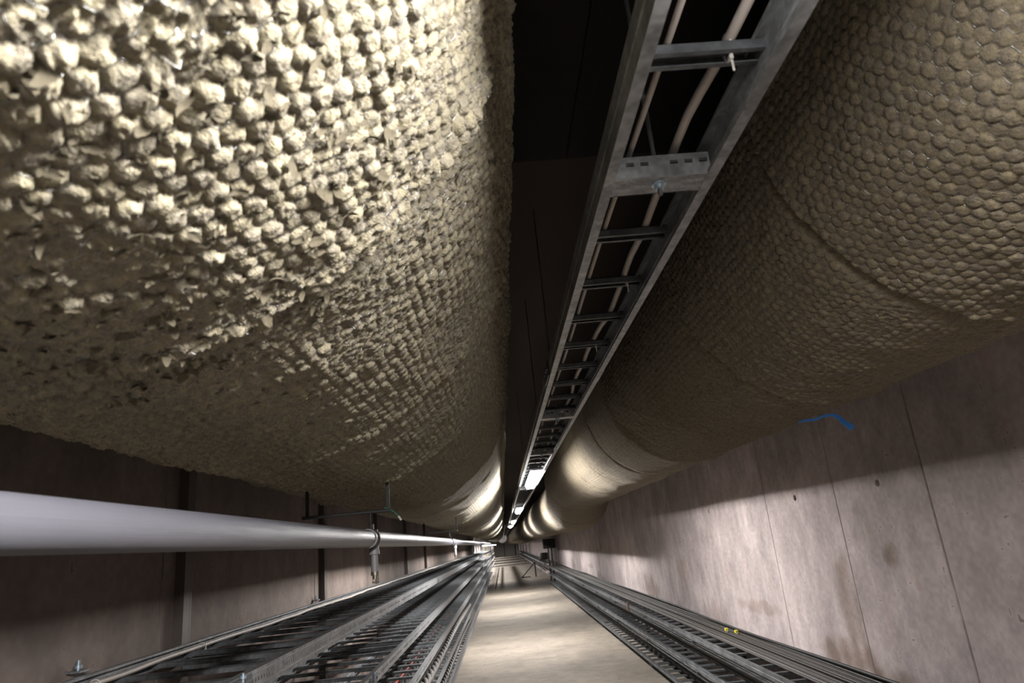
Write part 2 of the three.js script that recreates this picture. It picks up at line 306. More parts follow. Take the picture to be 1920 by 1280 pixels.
  return { t, surf: (ph, d) => { let k = 0; while (k < mats - 1 && seamAt(k + 1, ph) < d) k++; const c = path(d); return [c[0], c[1], R - 0.008 + surf(ph, d, k, 0, 1)]; } };
}
// far mats: netting relief as a bump pattern
const hexBump = (() => { const s = 1 / 4, q = 1 / 4; const n = pnoise(512, 512, 60, 60, 91); return dataTex(512, 512, (x, y) => { const a = x / 512, b = y / 512; const j0 = Math.round(b / q); let d1 = 9, d2 = 9; for (let j = j0 - 1; j <= j0 + 1; j++) { const off = (((j % 2) + 2) % 2) ? 0.5 : 0, i0 = Math.round(a / s - off); for (let i = i0 - 1; i <= i0 + 1; i++) { const d = Math.hypot(a - (i + off) * s, b - j * q); if (d < d1) { d2 = d1; d1 = d; } else if (d < d2) d2 = d; } } const e = Math.min(1, (d2 - d1) / (s * 0.6)), v = 0.75 * Math.sqrt(1 - (1 - e) * (1 - e)) + 0.25 * n(x, y); return [v, v, v]; }); })();
M.woolFarL = new THREE.MeshStandardMaterial({ map: rep(woolColor, 4, 4), bumpMap: rep(hexBump, 1 / (4 * 0.0285), 1 / (4 * 0.0235)), bumpScale: 0.006, roughness: 1 });
M.woolR = new THREE.MeshStandardMaterial({ map: rep(woolColor, 8, 8), color: 0xe6dfdb, bumpMap: rep(woolBump, 8, 8), bumpScale: 0.002, roughness: 1 });
M.woolFarR = new THREE.MeshStandardMaterial({ map: rep(woolColor, 4, 4), color: 0xe6dfdb, bumpMap: rep(hexBump, 1 / (4 * 0.031), 1 / (4 * 0.026)), bumpScale: 0.0045, roughness: 1 });

const seamsL = [-1.6, -0.75, 0.03, 0.885, 1.805, 2.62, 3.41, 4.3, 5.2, 6.1, 7.0, 7.9, 8.8, 9.7, 10.6]; { let z = 11.5; while (z < 58) { seamsL.push(z); z += z < 20 ? 0.92 : 3.7; } seamsL.push(60); }
const seamsR = [-1.4, -0.42, 0.55, 1.507, 2.475, 3.42, 4.36, 5.3, 6.24, 7.18, 8.12, 9.06, 10.0]; { let z = 10.9; while (z < 100) { seamsR.push(z); z += z < 20 ? 0.95 : 3.8; } seamsR.push(FAR - 0.2); }
const DEG = Math.PI / 180;
const pipeL = laggedPipe({
  label: 'huge cream lagged pipe overhead on the left, wrapped in puffy torn mineral wool', sd: 5, R: 0.7315, path: () => [-0.6316, 0.985],
  phi0: -118 * DEG, phi1: 5 * DEG, seams: seamsL, s: 0.0285, q: 0.0235, bulge: 0.011, crinkle: 0.0042, jag: 0.011, gap: 4.4, lip: 1.5, coarse: 0.03, farMat: M.woolFarL, nearMat: M.wool,
  torn: (d, b, n) => sstep(0.12, 0.42, n(d * 5 + 3, b * 5, 21) + 0.55 * Math.exp(-Math.pow((d - 0.95) / 0.28, 2)) * 0.7),
  fine: d => d < 0 ? (d > -0.2 ? [0.006, 1] : [0.012, 0]) : d < 0.5 ? [0.0030, 1] : d < 1 ? [0.0036, 1] : d < 2.2 ? [0.0045, 1] : d < 3 ? [0.0058, 1] : d < 4 ? [0.0075, 0.9] : [0.03, 0], wire: [0.1, 2.6],
});
const pathR = d => { const a = sstep(10.6, 12.6, d), b = sstep(26, 42, d); return [mix(mix(1.305, 1.41, a), 1.12, b), mix(mix(0.960, 0.664, a), 0.5, b)]; };
const pipeR = laggedPipe({
  label: 'brown-grey lagged pipe on the right, its mineral wool in a neat honeycomb', sd: 8, R: 0.559, path: pathR,
  phi0: 135 * DEG, phi1: 290 * DEG, seams: seamsR, s: 0.031, q: 0.0258, bulge: 0.0075, crinkle: 0.0012, jag: 0.010, gap: 3.0, lip: 1.1, coarse: 0.04, farMat: M.woolFarR, nearMat: M.woolR,
  torn: (d, b, n) => 0.7 * sstep(0.38, 0.62, n(d * 4 + 9, b * 4, 5) + 0.5 * Math.exp(-Math.pow((d - 0.62) / 0.15, 2))),
  fine: d => d < 0.3 ? (d > -0.6 ? [0.008, 1] : [0.015, 0]) : d < 1 ? [0.0038, 1] : d < 2 ? [0.0044, 1] : d < 3 ? [0.0058, 1] : d < 4.2 ? [0.0075, 0.9] : [0.03, 0], wire: [0.45, 3.0],
});
// loose flakes of wool curling out of the netting
function tufts(p, count, d0, d1, p0, p1, size, lift) {
  const gs = []; const up = new THREE.Vector3(), q = new THREE.Quaternion();
  for (let i = 0; i < count; i++) {
    const ph = mix(p0, p1, rnd()) * DEG, d = mix(d0, d1, Math.pow(rnd(), 0.8)), L = size * (0.5 + rnd()), w = L * (0.28 + 0.3 * rnd()), [cx, cy, r] = p.surf(ph, d);
    const g = new THREE.PlaneGeometry(L, w, 5, 2), a = g.attributes.position, k1 = 30 + rnd() * 60, rr = rnd() * 9;
    for (let v = 0; v < a.count; v++) { const x = a.getX(v), y = a.getY(v), tp = 1 - 0.75 * Math.pow(Math.abs(x) / L * 2, 2); a.setXYZ(v, x, y * tp + 0.0015 * N(x * 300, rr), k1 * x * x * 0.5 + 25 * y * y + 0.001 * N(x * 400, y * 400, rr)); }
    up.set(Math.cos(ph), Math.sin(ph), 0); g.rotateZ(rnd() * 6.28); g.rotateX((rnd() - 0.5) * 1.5);
    q.setFromUnitVectors(new THREE.Vector3(0, 0, 1), up); g.applyQuaternion(q);
    g.translate(cx + up.x * (r + lift) - p.t.position.x, EYE + cy + up.y * (r + lift) - p.t.position.y, -d); gs.push(g);
  }
  const g = clean(gs); g.computeVertexNormals();
  part('wool_tuft', g, M.woolPale, p.t, 'loose pale flakes of mineral wool').userData.kind = 'stuff';
}
tufts(pipeL, 420, 0.3, 1.0, -85, -40, 0.018, 0.002);
tufts(pipeL, 240, 0.55, 1.5, -75, -15, 0.014, 0.001);
tufts(pipeR, 70, 0.5, 0.75, 185, 250, 0.026, 0.002);

// ------------------------------------------------------------------ cable ladders
const railPts = (x, y, h, w, dir, t = 0.0022) => {                   // C section with returned lips, web at x, flanges towards dir
  const f = dir * w, l = 0.008;
  return [[x, y], [x + f, y], [x + f, y + l], [x + f - dir * t, y + l], [x + f - dir * t, y + t], [x + dir * t, y + t], [x + dir * t, y + h * 0.45], [x + dir * t * 2.4, y + h * 0.5], [x + dir * t, y + h * 0.55], [x + dir * t, y + h - t], [x + f - dir * t, y + h - t], [x + f - dir * t, y + h - l], [x + f, y + h - l], [x + f, y + h], [x, y + h], [x, y + h * 0.55], [x + dir * t * 1.4, y + h * 0.5], [x, y + h * 0.45]];
};
function ccw(pts) { let a = 0; for (let i = 0; i < pts.length; i++) { const p = pts[i], q = pts[(i + 1) % pts.length]; a += p[0] * q[1] - q[0] * p[1]; } return a < 0 ? pts.reverse() : pts; }
// rail whose web is punched with rows of slots over the near metres
function punchedRail(x, h, w, dir, d0, d1, dSlots) {
  const gs = [], t = 0.0022;
  for (const y of [0, h - t]) gs.push(box(w, t, d1 - d0, x + dir * w / 2, y + t / 2, -(d0 + d1) / 2));
  gs.push(box(t, 0.009, d1 - d0, x + dir * w, 0.0045, -(d0 + d1) / 2), box(t, 0.009, d1 - d0, x + dir * w, h - 0.0045, -(d0 + d1) / 2));
  gs.push(box(t * 1.6, 0.004, d1 - d0, x - dir * t * 0.3, h * 0.22, -(d0 + d1) / 2), box(t * 1.6, 0.004, d1 - d0, x - dir * t * 0.3, h * 0.80, -(d0 + d1) / 2));
  for (let a = d0; a < dSlots; a += 0.6) {
    const b = Math.min(a + 0.6, dSlots), s = shapeOf([[a, 0], [b, 0], [b, h], [a, h]]);
    for (let k = 0.02; k < b - a - 0.02; k += 0.025) { if (Math.floor((a - d0 + k) / 0.3) * 0.3 + 0.055 > a - d0 + k) continue; const z = a + k, y = h * 0.5, p = new THREE.Path(); p.moveTo(z - 0.0055, y - 0.006); p.lineTo(z - 0.0055, y + 0.006); p.lineTo(z + 0.0055, y + 0.006); p.lineTo(z + 0.0055, y - 0.006); s.holes.push(p); }
    const g = new THREE.ExtrudeGeometry(s, { depth: t, bevelEnabled: false }); g.rotateY(Math.PI / 2); g.translate(x - t / 2, 0, 0); gs.push(g);
  }
  gs.push(box(t, h, d1 - dSlots, x, h / 2, -(d1 + dSlots) / 2));
  return clean(gs);
}
const rungPts = (w, h, t = 0.002) => ccw([[-w / 2, 0], [-w / 2 + 0.009, 0], [-w / 2 + 0.009, t], [-w / 2 + t, t], [-w / 2 + t, h - t], [w / 2 - t, h - t], [w / 2 - t, t], [w / 2 - 0.009, t], [w / 2 - 0.009, 0], [w / 2, 0], [w / 2, h - 0.003], [w / 2 - 0.003, h], [-w / 2 + 0.003, h], [-w / 2, h - 0.003]]);
// Y is the height of the ladder's underside; x0, x1 its outer faces
function cableLadder(label, x0, x1, Y, opt) {
  const { d0 = -1.5, d1 = 60, h = 0.06, w = 0.022, first = 0, pitch = 0.3, single = 9, rw = 0.034, rh = 0.018, ry = 0.006, mat = M.zinc, rmat = M.zincDull, slots, path, couplers = [] } = opt;
  const t = thing('cable_ladder', label, 'cable ladder', V(0, Y, 0), opt.group);
  for (const [x, dir] of [[x0, 1], [x1, -1]]) part('side_rail', slots && dir < 0 ? punchedRail(x, h, w, dir, d0, d1, slots) : extrudeZ(ccw(railPts(x, 0, h, w, dir)), d0, d1), mat, t);
  const rg = extrudeX(rungPts(rw, rh), x0 + 0.004, x1 - 0.004); const far = [];
  for (let d = first; d < d1; d += pitch) {
    if (d < single) { const r = part('rung', rg, rmat, t); r.position.set(0, ry, -d); }
    else if (d < (opt.rungEnd || 45)) far.push(box(x1 - x0, rh, rw, (x0 + x1) / 2, ry + rh / 2, -d));
  }
  if (far.length) part('rung_row', clean(far), rmat, t).userData.kind = 'stuff';
  for (const d of opt.legs || []) { const hl = opt.legTo ? -opt.legTo - 0.057 : EYE + Y; part('leg', box(0.04, hl + 0.004, 0.04, x1 - 0.03, -hl / 2 + 0.002, -d), mat, t); }
  for (const [d, s] of couplers) { const x = s < 0 ? x0 : x1; part('coupler', clean([box(0.005, h * 0.86, 0.2, x + s * 0.004, h / 2, -d, 0.001), ...[-0.075, -0.03, 0.03, 0.075].map(k => cyl(0.007, 0.007, 0.008, 6, x + s * 0.009, h / 2, -d + k, 'x'))]), M.zincDull, t); }
  return t;
}
// ceiling ladder between the pipes; rungs at 0.83 m, 1.13 m, ...
const LX0 = 0.2385, LX1 = 0.448, LY = 0.606;
cableLadder('narrow galvanised cable ladder hung from the ceiling between the two lagged pipes', LX0, LX1, LY, { d1: 27.5, h: 0.07, w: 0.02, first: -0.98, pitch: 0.3, single: 12, rungEnd: 27, rw: 0.038, rh: 0.018, ry: 0.05, couplers: [[2.62, 1], [2.62, -1], [8.4, 1], [8.4, -1]], mat: M.zinc });
cableLadder('far continuation of the ceiling cable ladder, shifted to the left below the lamps', 0.13, 0.36, LY + 0.09, { d0: 27.6, d1: 60, first: 27.7, pitch: 0.6, single: 0, rungEnd: 60, rw: 0.05 });
// ladder hangers: perforated cross bracket on a threaded rod
{
  const far = scene.children.find(o => o.name === 'cable_ladder_001'), LYf = LY + 0.09;
  for (const d of [29, 36, 43, 50, 57]) part('suspension_rod', cyl(0.005, 0.005, TOP - LYf + 0.02 - 0.03, 6, 0.245, (TOP - LYf + 0.02 + 0.03) / 2, -d), M.zincDull, far);
}
const hangLabels = ['perforated steel hanger bracket on a threaded rod, the nearest one on the ceiling ladder', 'second hanger bracket along the ceiling ladder, small and pale', 'third hanger bracket along the ceiling ladder, just before the first lamp', 'hanger bracket on the ceiling ladder behind the first lamp'];
[1.09, 3.49, 4.99, 8.29].forEach((d, i) => {
  const t = thing('ladder_hanger', hangLabels[i], 'bracket', V((LX0 + LX1) / 2, LY - 0.010, d)); const hw = (LX1 - LX0) / 2 - 0.012;
  const s = shapeOf([[-hw, 0.012], [hw, 0.012], [hw, 0.056], [-hw, 0.056]]);
  for (let k = -3; k <= 3; k++) { if (!k) continue; const p = new THREE.Path(), x = k * 0.027; p.moveTo(x - 0.0075, 0.036); p.lineTo(x - 0.0075, 0.044); p.lineTo(x + 0.0075, 0.044); p.lineTo(x + 0.0075, 0.036); s.holes.push(p); }
  const up = new THREE.ExtrudeGeometry(s, { depth: 0.003, bevelEnabled: false }); up.translate(0, 0, 0.022);
  part('bracket', clean([up, box(hw * 2, 0.003, 0.06, 0, 0.0125, -0.006), box(hw * 2 - 0.03, 0.012, 0.003, 0, 0.017, -0.035)]), M.zinc, t);
  part('rod', rod(new THREE.Vector3(0, -0.012, 0), new THREE.Vector3(0, TOP - LY, 0), 0.0045, 8), M.zincDull, t);
  part('nut', clean([cyl(0.009, 0.009, 0.008, 6, 0, 0.004, 0), cyl(0.009, 0.009, 0.008, 6, 0, 0.019, 0), cyl(0.014, 0.014, 0.0025, 14, 0, 0.0095, 0)]), M.bolt, t);
});
// cables lying on its rungs
{
  const a = [], b = []; for (let d = -1.4; d < 26; d += 0.15) { a.push(V(LX1 - 0.05 + 0.008 * Math.sin(d * 4.1) + 0.004 * Math.sin(d * 9.7 + 1), LY + 0.0785 + 0.003 * Math.sin(d * 21), d)); b.push(V(LX0 + 0.064 + 0.003 * Math.sin(d * 3.1), LY + 0.0745, d)); }
  solo('power_cable', tube(a, 0.0085, 420, 8), M.cableBeige, 'thick pale beige cable wavering along the right side of the ceiling ladder', 'cable');
  solo('power_cable', tube(b, 0.0055, 300, 8), M.cableBeige, 'thin pale cable along the left rail of the ceiling ladder', 'cable');
  for (const [i, d] of [0.82, 1.72, 2.32].entries()) {
    const x = LX1 - 0.05 + 0.008 * Math.sin(d * 4.1), t = new THREE.TorusGeometry(0.021, 0.0022, 6, 20); t.scale(0.75, 1, 1); t.rotateY(Math.PI / 2); t.translate(0, 0.0, 0);
    const g = thing('cable_tie', ['white nylon tie round the nearest ladder rung and the beige cable', 'white nylon tie on the fourth ladder rung seen from the top of the picture', 'white nylon tie on the sixth ladder rung seen from the top of the picture'][i], 'cable tie', V(x, LY + 0.068, d));
    part('loop', t, M.nylon, g); part('tail', clean([box(0.006, 0.007, 0.008, 0, -0.021, 0.004), box(0.0035, 0.022, 0.0014, 0.001, -0.033, 0.004)]), M.nylon, g);
  }
}

// ------------------------------------------------------------------ fluorescent fittings
function lamp(x, Y, d, label, group) {
  const onWall = x < -0.5;
  const t = thing('tube_light', label, 'lamp', V(x, Y, d), group), L = 1.5, w = 0.118;
  const prof = ccw([[-w / 2, 0.012], [-w / 2, 0.008], [-w / 2 + 0.022, -0.03], [w / 2 - 0.022, -0.03], [w / 2, 0.008], [w / 2, 0.012]]);
  const dif = new THREE.ExtrudeGeometry(shapeOf(prof), { depth: L, bevelEnabled: true, bevelThickness: 0.02, bevelSize: 0.006, bevelSegments: 3, bevelOffset: -0.006 }); dif.translate(0, 0, -L / 2);
  part('diffuser', dif, M.glow, t);
  part('housing', box(w - 0.004, 0.020, L + 0.06, 0, 0.026, 0, 0.006), M.housing, t);
  for (const s of [-1, 1]) part('hook', clean([new THREE.TorusGeometry(0.016, 0.0025, 6, 14).translate(0, 0.05, s * L * 0.4)]), M.zincDull, t);
  if (onWall) for (const s of [-1, 1]) part('bracket', clean([box(x - WL + 0.03, 0.03, 0.03, (WL - x - 0.03) / 2 + 0.03, 0.05, s * 0.5)]), M.zincDull, t);
  const dn = new THREE.RectAreaLight(LAMP.color, LAMP.down * (onWall ? 0.8 : 1), w - 0.05, L); dn.position.set(0, -0.033, 0); dn.rotation.x = -Math.PI / 2; t.add(dn); dn.name = 'lamp_glow_down';
  if (!onWall) for (const s of [-1, 1]) { const sd = new THREE.RectAreaLight(LAMP.color, LAMP.side * (s > 0 ? 0.52 : 1), L, 0.042); sd.position.set(s * (w / 2 - 0.0075), -0.0115, 0); sd.rotation.order = 'YXZ'; sd.rotation.y = -s * Math.PI / 2; sd.rotation.x = -0.5; t.add(sd); sd.name = 'lamp_glow_side'; }
}
const lampLabels = ['long tube light under the ceiling ladder right above the viewer', 'nearest glowing tube light in view, hanging under the ceiling ladder', 'second glowing tube light along the ceiling ladder', 'third glowing tube light along the ceiling ladder, small and round', 'fourth and last glowing tube light clearly seen along the ceiling ladder'];
LAMPS.forEach((l, i) => lamp(...l, i < 5 ? lampLabels[i] : 'distant tube light on the left wall under the big pipe, near the tunnel end', i < 5 ? undefined : 'distant tube lights'));

// ------------------------------------------------------------------ wall ladders on the left, five tiers
const TX0 = -1.43, TX1 = -0.765;
const tiers = [-0.345, -0.665, -0.985, -1.295, -1.62];
const tierLabels = ['topmost wide cable ladder on the left wall, with a slotted side rail', 'second cable ladder from the top on the left, half hidden under the slotted rail', 'third cable ladder from the top on the left, showing only a strip of bright rungs', 'fourth cable ladder from the top on the left, carrying twisted grey cables', 'lowest cable ladder on the left, its rail edging the walkway'];
tiers.forEach((Y, i) => cableLadder(tierLabels[i], TX0, TX1, Y, { h: i < 3 ? 0.06 : 0.05, w: i < 3 ? 0.024 : 0.012, first: [2.02 - 2.1, 0.02, 0.05, 0.1, 0.15][i], single: i < 3 ? 10 : 8, slots: i < 4 ? 7 : 5, rw: 0.042, rmat: M.zincDull, couplers: i === 0 ? [[2.05, 1], [8.0, 1]] : i === 1 ? [[4.0, 1]] : [] }));
// support posts on the left wall with an arm under every tier
const postLabels = ['dark steel upright on the left wall behind the ladders, nearest to the viewer', 'second steel upright along the left wall', 'third steel upright along the left wall', 'fourth steel upright along the left wall', 'fifth steel upright along the left wall', 'sixth steel upright along the left wall'];
[0.75, 3.26, 5.73, 8.15, 10.6, 13.2].forEach((d, i) => {
  const t = thing('support_post', i === 0 ? 'steel upright on the left wall beside the viewer, outside the picture' : postLabels[i - 1], 'post', V(WL, -EYE, d));
  const C = ccw([[0.001, -0.04], [0.052, -0.04], [0.052, -0.024], [0.048, -0.024], [0.048, -0.036], [0.005, -0.036], [0.005, 0.036], [0.048, 0.036], [0.048, 0.024], [0.052, 0.024], [0.052, 0.04], [0.001, 0.04]]);
  const g = new THREE.ExtrudeGeometry(shapeOf(C), { depth: EYE + 0.9, bevelEnabled: false }); g.rotateX(-Math.PI / 2); part('upright', clean([g, box(0.003, EYE + 0.9, 0.05, 0.05, (EYE + 0.9) / 2, 0)]), M.post, t);
  for (const Y of tiers) { const s = shapeOf(ccw([[0.05, -0.002], [0.72, -0.002], [0.72, -0.022], [0.05, -0.075]])); const a = new THREE.ExtrudeGeometry(s, { depth: 0.003, bevelEnabled: false }); part('arm', clean([a.clone().translate(0, EYE + Y, -0.02), a.translate(0, EYE + Y, 0.017), box(0.67, 0.003, 0.04, 0.385, EYE + Y - 0.0015, 0)]), M.zincDull, t); }
});
// fixing bolts beside the top ladder
[[2.5, 'steel clamp with a bolt beside the top left ladder, near the picture corner'], [5.5, 'small steel clamp on the left wall above the top ladder, further along']].forEach(([d, l]) => {
  const t = thing('wall_clamp', l, 'clamp', V(WL, -0.275, d)); part('plate', clean([box(0.055, 0.006, 0.06, 0.0285, 0, 0), box(0.006, 0.04, 0.06, 0.004, 0.02, 0)]), M.zinc, t); part('bolt', clean([cyl(0.006, 0.006, 0.045, 8, 0.032, 0.012, 0), cyl(0.013, 0.013, 0.01, 6, 0.032, 0.014, 0)]), M.bolt, t);
});
[[2.06, 0], [4.0, 1]].forEach(([d, i]) => { const t = thing('ladder_bolt', ['bright zinc bolt and clip on the slotted side rail of the top left ladder', 'bright bolt on the rail of the second left ladder'][i], 'bolt', V(TX1 + 0.012, tiers[i] - 0.01, d)); part('shank', cyl(0.004, 0.004, 0.08, 8, 0, 0.04, 0), M.bolt, t); part('nut', clean([cyl(0.009, 0.009, 0.008, 6, 0, 0.07, 0), cyl(0.009, 0.009, 0.008, 6, 0, 0.012, 0)]), M.bolt, t); });
// beige cable with ties on the top ladder
{
  const a = []; for (let d = -1; d < 22; d += 0.3) a.push(V(TX0 + 0.055 + 0.012 * Math.sin(d * 3.3) + 0.008 * Math.sin(d * 1.3), tiers[0] + 0.036 + 0.002 * Math.sin(d * 9), d));
  solo('power_cable', tube(a, 0.0085, 260, 8), M.cableBeige, 'pale beige cable weaving along the wall side of the top left ladder', 'cable');
  [2.42, 3.3].forEach((d, i) => { const x = TX0 + 0.055 + 0.012 * Math.sin(d * 3.3) + 0.008 * Math.sin(d * 1.3), t = thing('cable_tie', ['nylon tie with dangling end on the beige cable, top left ladder, nearer one', 'clear nylon tie on the beige cable of the top left ladder, further one'][i], 'cable tie', V(x, tiers[0] + 0.03, d)); const g = new THREE.TorusGeometry(0.018, 0.0022, 6, 18); g.rotateY(0.2); part('loop', g, M.nylon, t); part('tail', rod(new THREE.Vector3(0.018, 0, 0), new THREE.Vector3(0.035, -0.07, 0.02), 0.002, 5), M.nylon, t); });
}
// twisted three-core cables on the two lowest tiers
function twisted(x, Y, r, pitch, d1, mat, label, ph) {
  const t = thing('twisted_cable', label, 'cable', V(x, Y, 0), 'twisted cables on the low left ladders');
  for (let k = 0; k < 3; k++) { const pts = [], n = Math.round((d1 + 1) / (pitch / 10)); for (let i = 0; i <= n; i++) { const d = -1 + (d1 + 1) * i / n, a = ph + k * 2.094 + d / pitch * 6.283, rr = r * 1.155; pts.push(new THREE.Vector3(rr * Math.cos(a) + 0.012 * Math.sin(d * 0.8 + ph), rr * Math.sin(a) + 2.155 * r, -d)); } part('core', new THREE.TubeGeometry(new THREE.CatmullRomCurve3(pts), n, r, 7), mat, t); }
}
twisted(-0.985, tiers[3] + 0.024, 0.021, 0.72, 16, M.cableGrey, 'thick twisted grey cable on the fourth left ladder, inner one of two', 0);
twisted(-0.875, tiers[3] + 0.024, 0.021, 0.72, 16, M.cableGrey, 'thick twisted grey cable on the fourth left ladder, beside its outer rail', 1.3);
twisted(-0.885, tiers[4] + 0.024, 0.018, 0.62, 16, M.cableDim, 'thick twisted dark cable on the lowest left ladder beside the walkway', 0.6);
twisted(-1.10, tiers[3] + 0.024, 0.018, 0.66, 12, M.cableDim, 'thick twisted dark cable on the fourth left ladder, partly hidden under the third', 2.1);
{
  const run = (x, Y, r, mat, label, group, d1 = 24, wob = 0.01, d0 = -1) => { const p = [], k = rnd() * 9; for (let d = d0; d <= d1; d += 0.5) p.push(V(x + wob * (Math.sin(d * 0.9 + k) + 0.6 * Math.sin(d * 2.1 + 2 * k)), Y + r, d)); return solo('cable', tube(p, r, p.length * 2, 7), mat, label, 'cable', group); };
  run(-1.22, tiers[3] + 0.024, 0.016, M.cableRed, 'single red cable lying below the third left ladder, seen between its rungs');
  for (let i = 0; i < 4; i++) run(-1.385 + i * 0.032, tiers[3] + 0.024, 0.012, M.cableDim, 'grey cable at the wall side of the fourth left ladder, beyond the red cable', 'grey cables on the fourth left ladder', 24, 0.002);
  for (let i = 0; i < 6; i++) run(-1.36 + i * 0.075, tiers[4] + 0.024, 0.015, i % 2 ? M.cableDim : M.cableBlack, 'dark cable lying on the lowest left ladder under the other tiers', 'dark cables on the lowest left ladder');
  for (let i = 0; i < 3; i++) run(-0.797 - i * 0.0125, tiers[4] + 0.0245, 0.006, M.cableBlack, 'thin black cable tucked against the outer rail of the lowest left ladder', 'thin black cables by the walkway', 24, 0.0006);
  // ---------------------------------------------------------------- wall ladders on the right, three tiers
  const RX0 = 1.875, RX1 = 2.362, rt = [-1.135, -1.43, -1.745];
  ['upper cable ladder on the right wall, loaded with a broad band of cables', 'middle cable ladder on the right wall, in shade under the upper one', 'lowest cable ladder on the right, just above the floor'].forEach((l, i) => cableLadder(l, RX0, RX1, rt[i], { h: 0.055, w: 0.022, first: 0.1 + 0.07 * i, single: 16, d1: 31, rungEnd: 31, rw: 0.04, mat: M.zincDull, couplers: i === 0 ? [[8.4, -1], [13, -1]] : i === 1 ? [[8, -1], [14, -1]] : [] }));
  ['far stretch of the upper right cable ladder beyond the pipe stand', 'far stretch of the middle right cable ladder beyond the pipe stand'].forEach((l, i) => cableLadder(l, RX0 - 0.1, RX1 - 0.1, rt[i] + 0.1, { d0: 31.5, d1: 90, first: 32, pitch: 0.9, single: 0, rungEnd: 90, h: 0.055, w: 0.05, rw: 0.06, legs: [34, 44, 54, 64, 74, 84], legTo: i ? undefined : -0.295 }));
  [2.5, 5.0, 7.5, 10, 12.5, 15, 17.5, 20].forEach((d, i) => {
    const t = thing('support_post', 'steel post carrying the ladders along the right wall, hidden below the cable band', 'post', V(WR, -EYE, d), 'posts behind the right ladders');
    part('upright', box(0.035, EYE - 1.15, 0.05, -0.0185, (EYE - 1.15) / 2, 0), M.post, t);
    for (const Y of rt) part('arm', clean([box(0.54, 0.003, 0.04, -0.27, EYE + Y - 0.0015, 0), box(0.54, 0.03, 0.003, -0.27, EYE + Y - 0.018, 0)]), M.zincDull, t);
  });
  for (let i = 0; i < 15; i++) run(2.065 + i * 0.0188, rt[0] + 0.024 + [0, 0.006, 0.002, 0.009, 0.001][i % 5], 0.0088, [M.cableDim, M.cableGrey, M.cableBlack, M.cableBrown, M.cableDim, M.cableBlack, M.cableBrown][i % 7], 'grey cable in the broad flat band on the upper right ladder', 'band of cables on the upper right ladder', 31, 0.0004);
  for (let i = 0; i < 8; i++) run(2.19 + i * 0.0188, rt[0] + 0.052 + [0, 0.007, 0.003][i % 3], 0.0088, [M.cableBrown, M.cableBlack, M.cableDim, M.cableBlack][i % 4], 'dark grey cable in the top layer of the band against the right wall', 'top layer of cables against the right wall', 31, 0.0004);
  { const p = []; for (let d = 1; d < 30; d += 0.4) p.push(V(2.345 - 0.05 * sstep(5, 7.5, d) + 0.04 * sstep(8, 10, d) + 0.01 * Math.sin(d), rt[0] + 0.094 + 0.007 * Math.sin(d * 0.7), d)); solo('cable', tube(p, 0.0125, 160, 7), M.black, 'single black cable lying loose on top of the grey cable band by the right wall', 'cable'); }
  for (let i = 0; i < 5; i++) run(2.13 + i * 0.045, rt[1] + 0.024, 0.014, i % 2 ? M.cableBlack : M.cableDim, 'dark cable on the shaded middle right ladder', 'dark cables on the middle right ladder', 30, 0.004);
  for (let i = 0; i < 4; i++) run(2.12 + i * 0.055, rt[2] + 0.024, 0.016, i % 2 ? M.cableDim : M.cableBlack, 'dark cable on the lowest right ladder near the floor', 'dark cables on the lowest right ladder', 30, 0.004);
  [[7.35, 2.2], [7.15, 2.235]].forEach(([d, x], i) => { const t = thing('cable_marker', ['small yellow marker sleeve on the right cable band, left one of a pair', 'small yellow marker sleeve on the right cable band, right one of a pair'][i], 'marker', V(x, rt[0] + 0.092, d)); part('sleeve', clean([box(0.03, 0.028, 0.04, 0, 0, 0, 0.004)]), M.yellow, t); part('strap', box(0.012, 0.012, 0.05, 0, -0.016, 0), M.nylon, t); });
  const tg = thing('tag_plate', 'small brown tag plate standing on the rail of the upper right ladder', 'tag', V(RX0 + 0.012, rt[0] - 0.03, 11.2)); part('plate', box(0.02, 0.13, 0.09, -0.018, 0.05, 0, 0.003), M.tagBrown, tg); part('clip', box(0.03, 0.02, 0.05, -0.01, 0.085, 0), M.zinc, tg);
  // stand and box under the right pipe far away
  const st = thing('pipe_stand', 'dark steel pipe stand with two legs under the right pipe, far down the tunnel', 'pipe stand', V(2.05, -EYE, 31));
  part('head', box(0.55, 0.42, 0.4, 0.0, EYE - 0.16, -0.2, 0.02), M.steelDark, st); for (const s of [-0.07, 0.08]) part('leg', box(0.06, EYE - 0.37, 0.08, s, (EYE - 0.37) / 2, -0.05), M.steelDark, st);
  const bb = thing('floor_bracket', 'slanting steel foot bracket under the right ladders, standing on the walkway edge', 'bracket', V(0.95, -EYE, 38.5));
  part('foot', box(0.5, 0.05, 0.08, 0.15, 0.025, 0), M.steelDark, bb); part('brace', rod(new THREE.Vector3(-0.05, 0.04, 0), new THREE.Vector3(0.7, 0.75, 0), 0.035, 6), M.steelDark, bb); part('upright', box(0.07, 0.75, 0.07, 0.7, 0.375, 0), M.steelDark, bb);
  const hp = thing('cable_coil', 'dark brown heap of coiled cable on the right ladder beyond the pipe stand', 'cable coil', V(2.05, rt[0] + 0.2, 36));
  part('coil', clean([0, 1, 2, 3, 4].map(k => new THREE.TorusGeometry(0.24 - 0.01 * k, 0.035, 8, 24).rotateX(Math.PI / 2 + 0.05 * (k - 2)).translate(0.01 * k, 0.035 + 0.06 * k, 0))), M.post, hp);
}

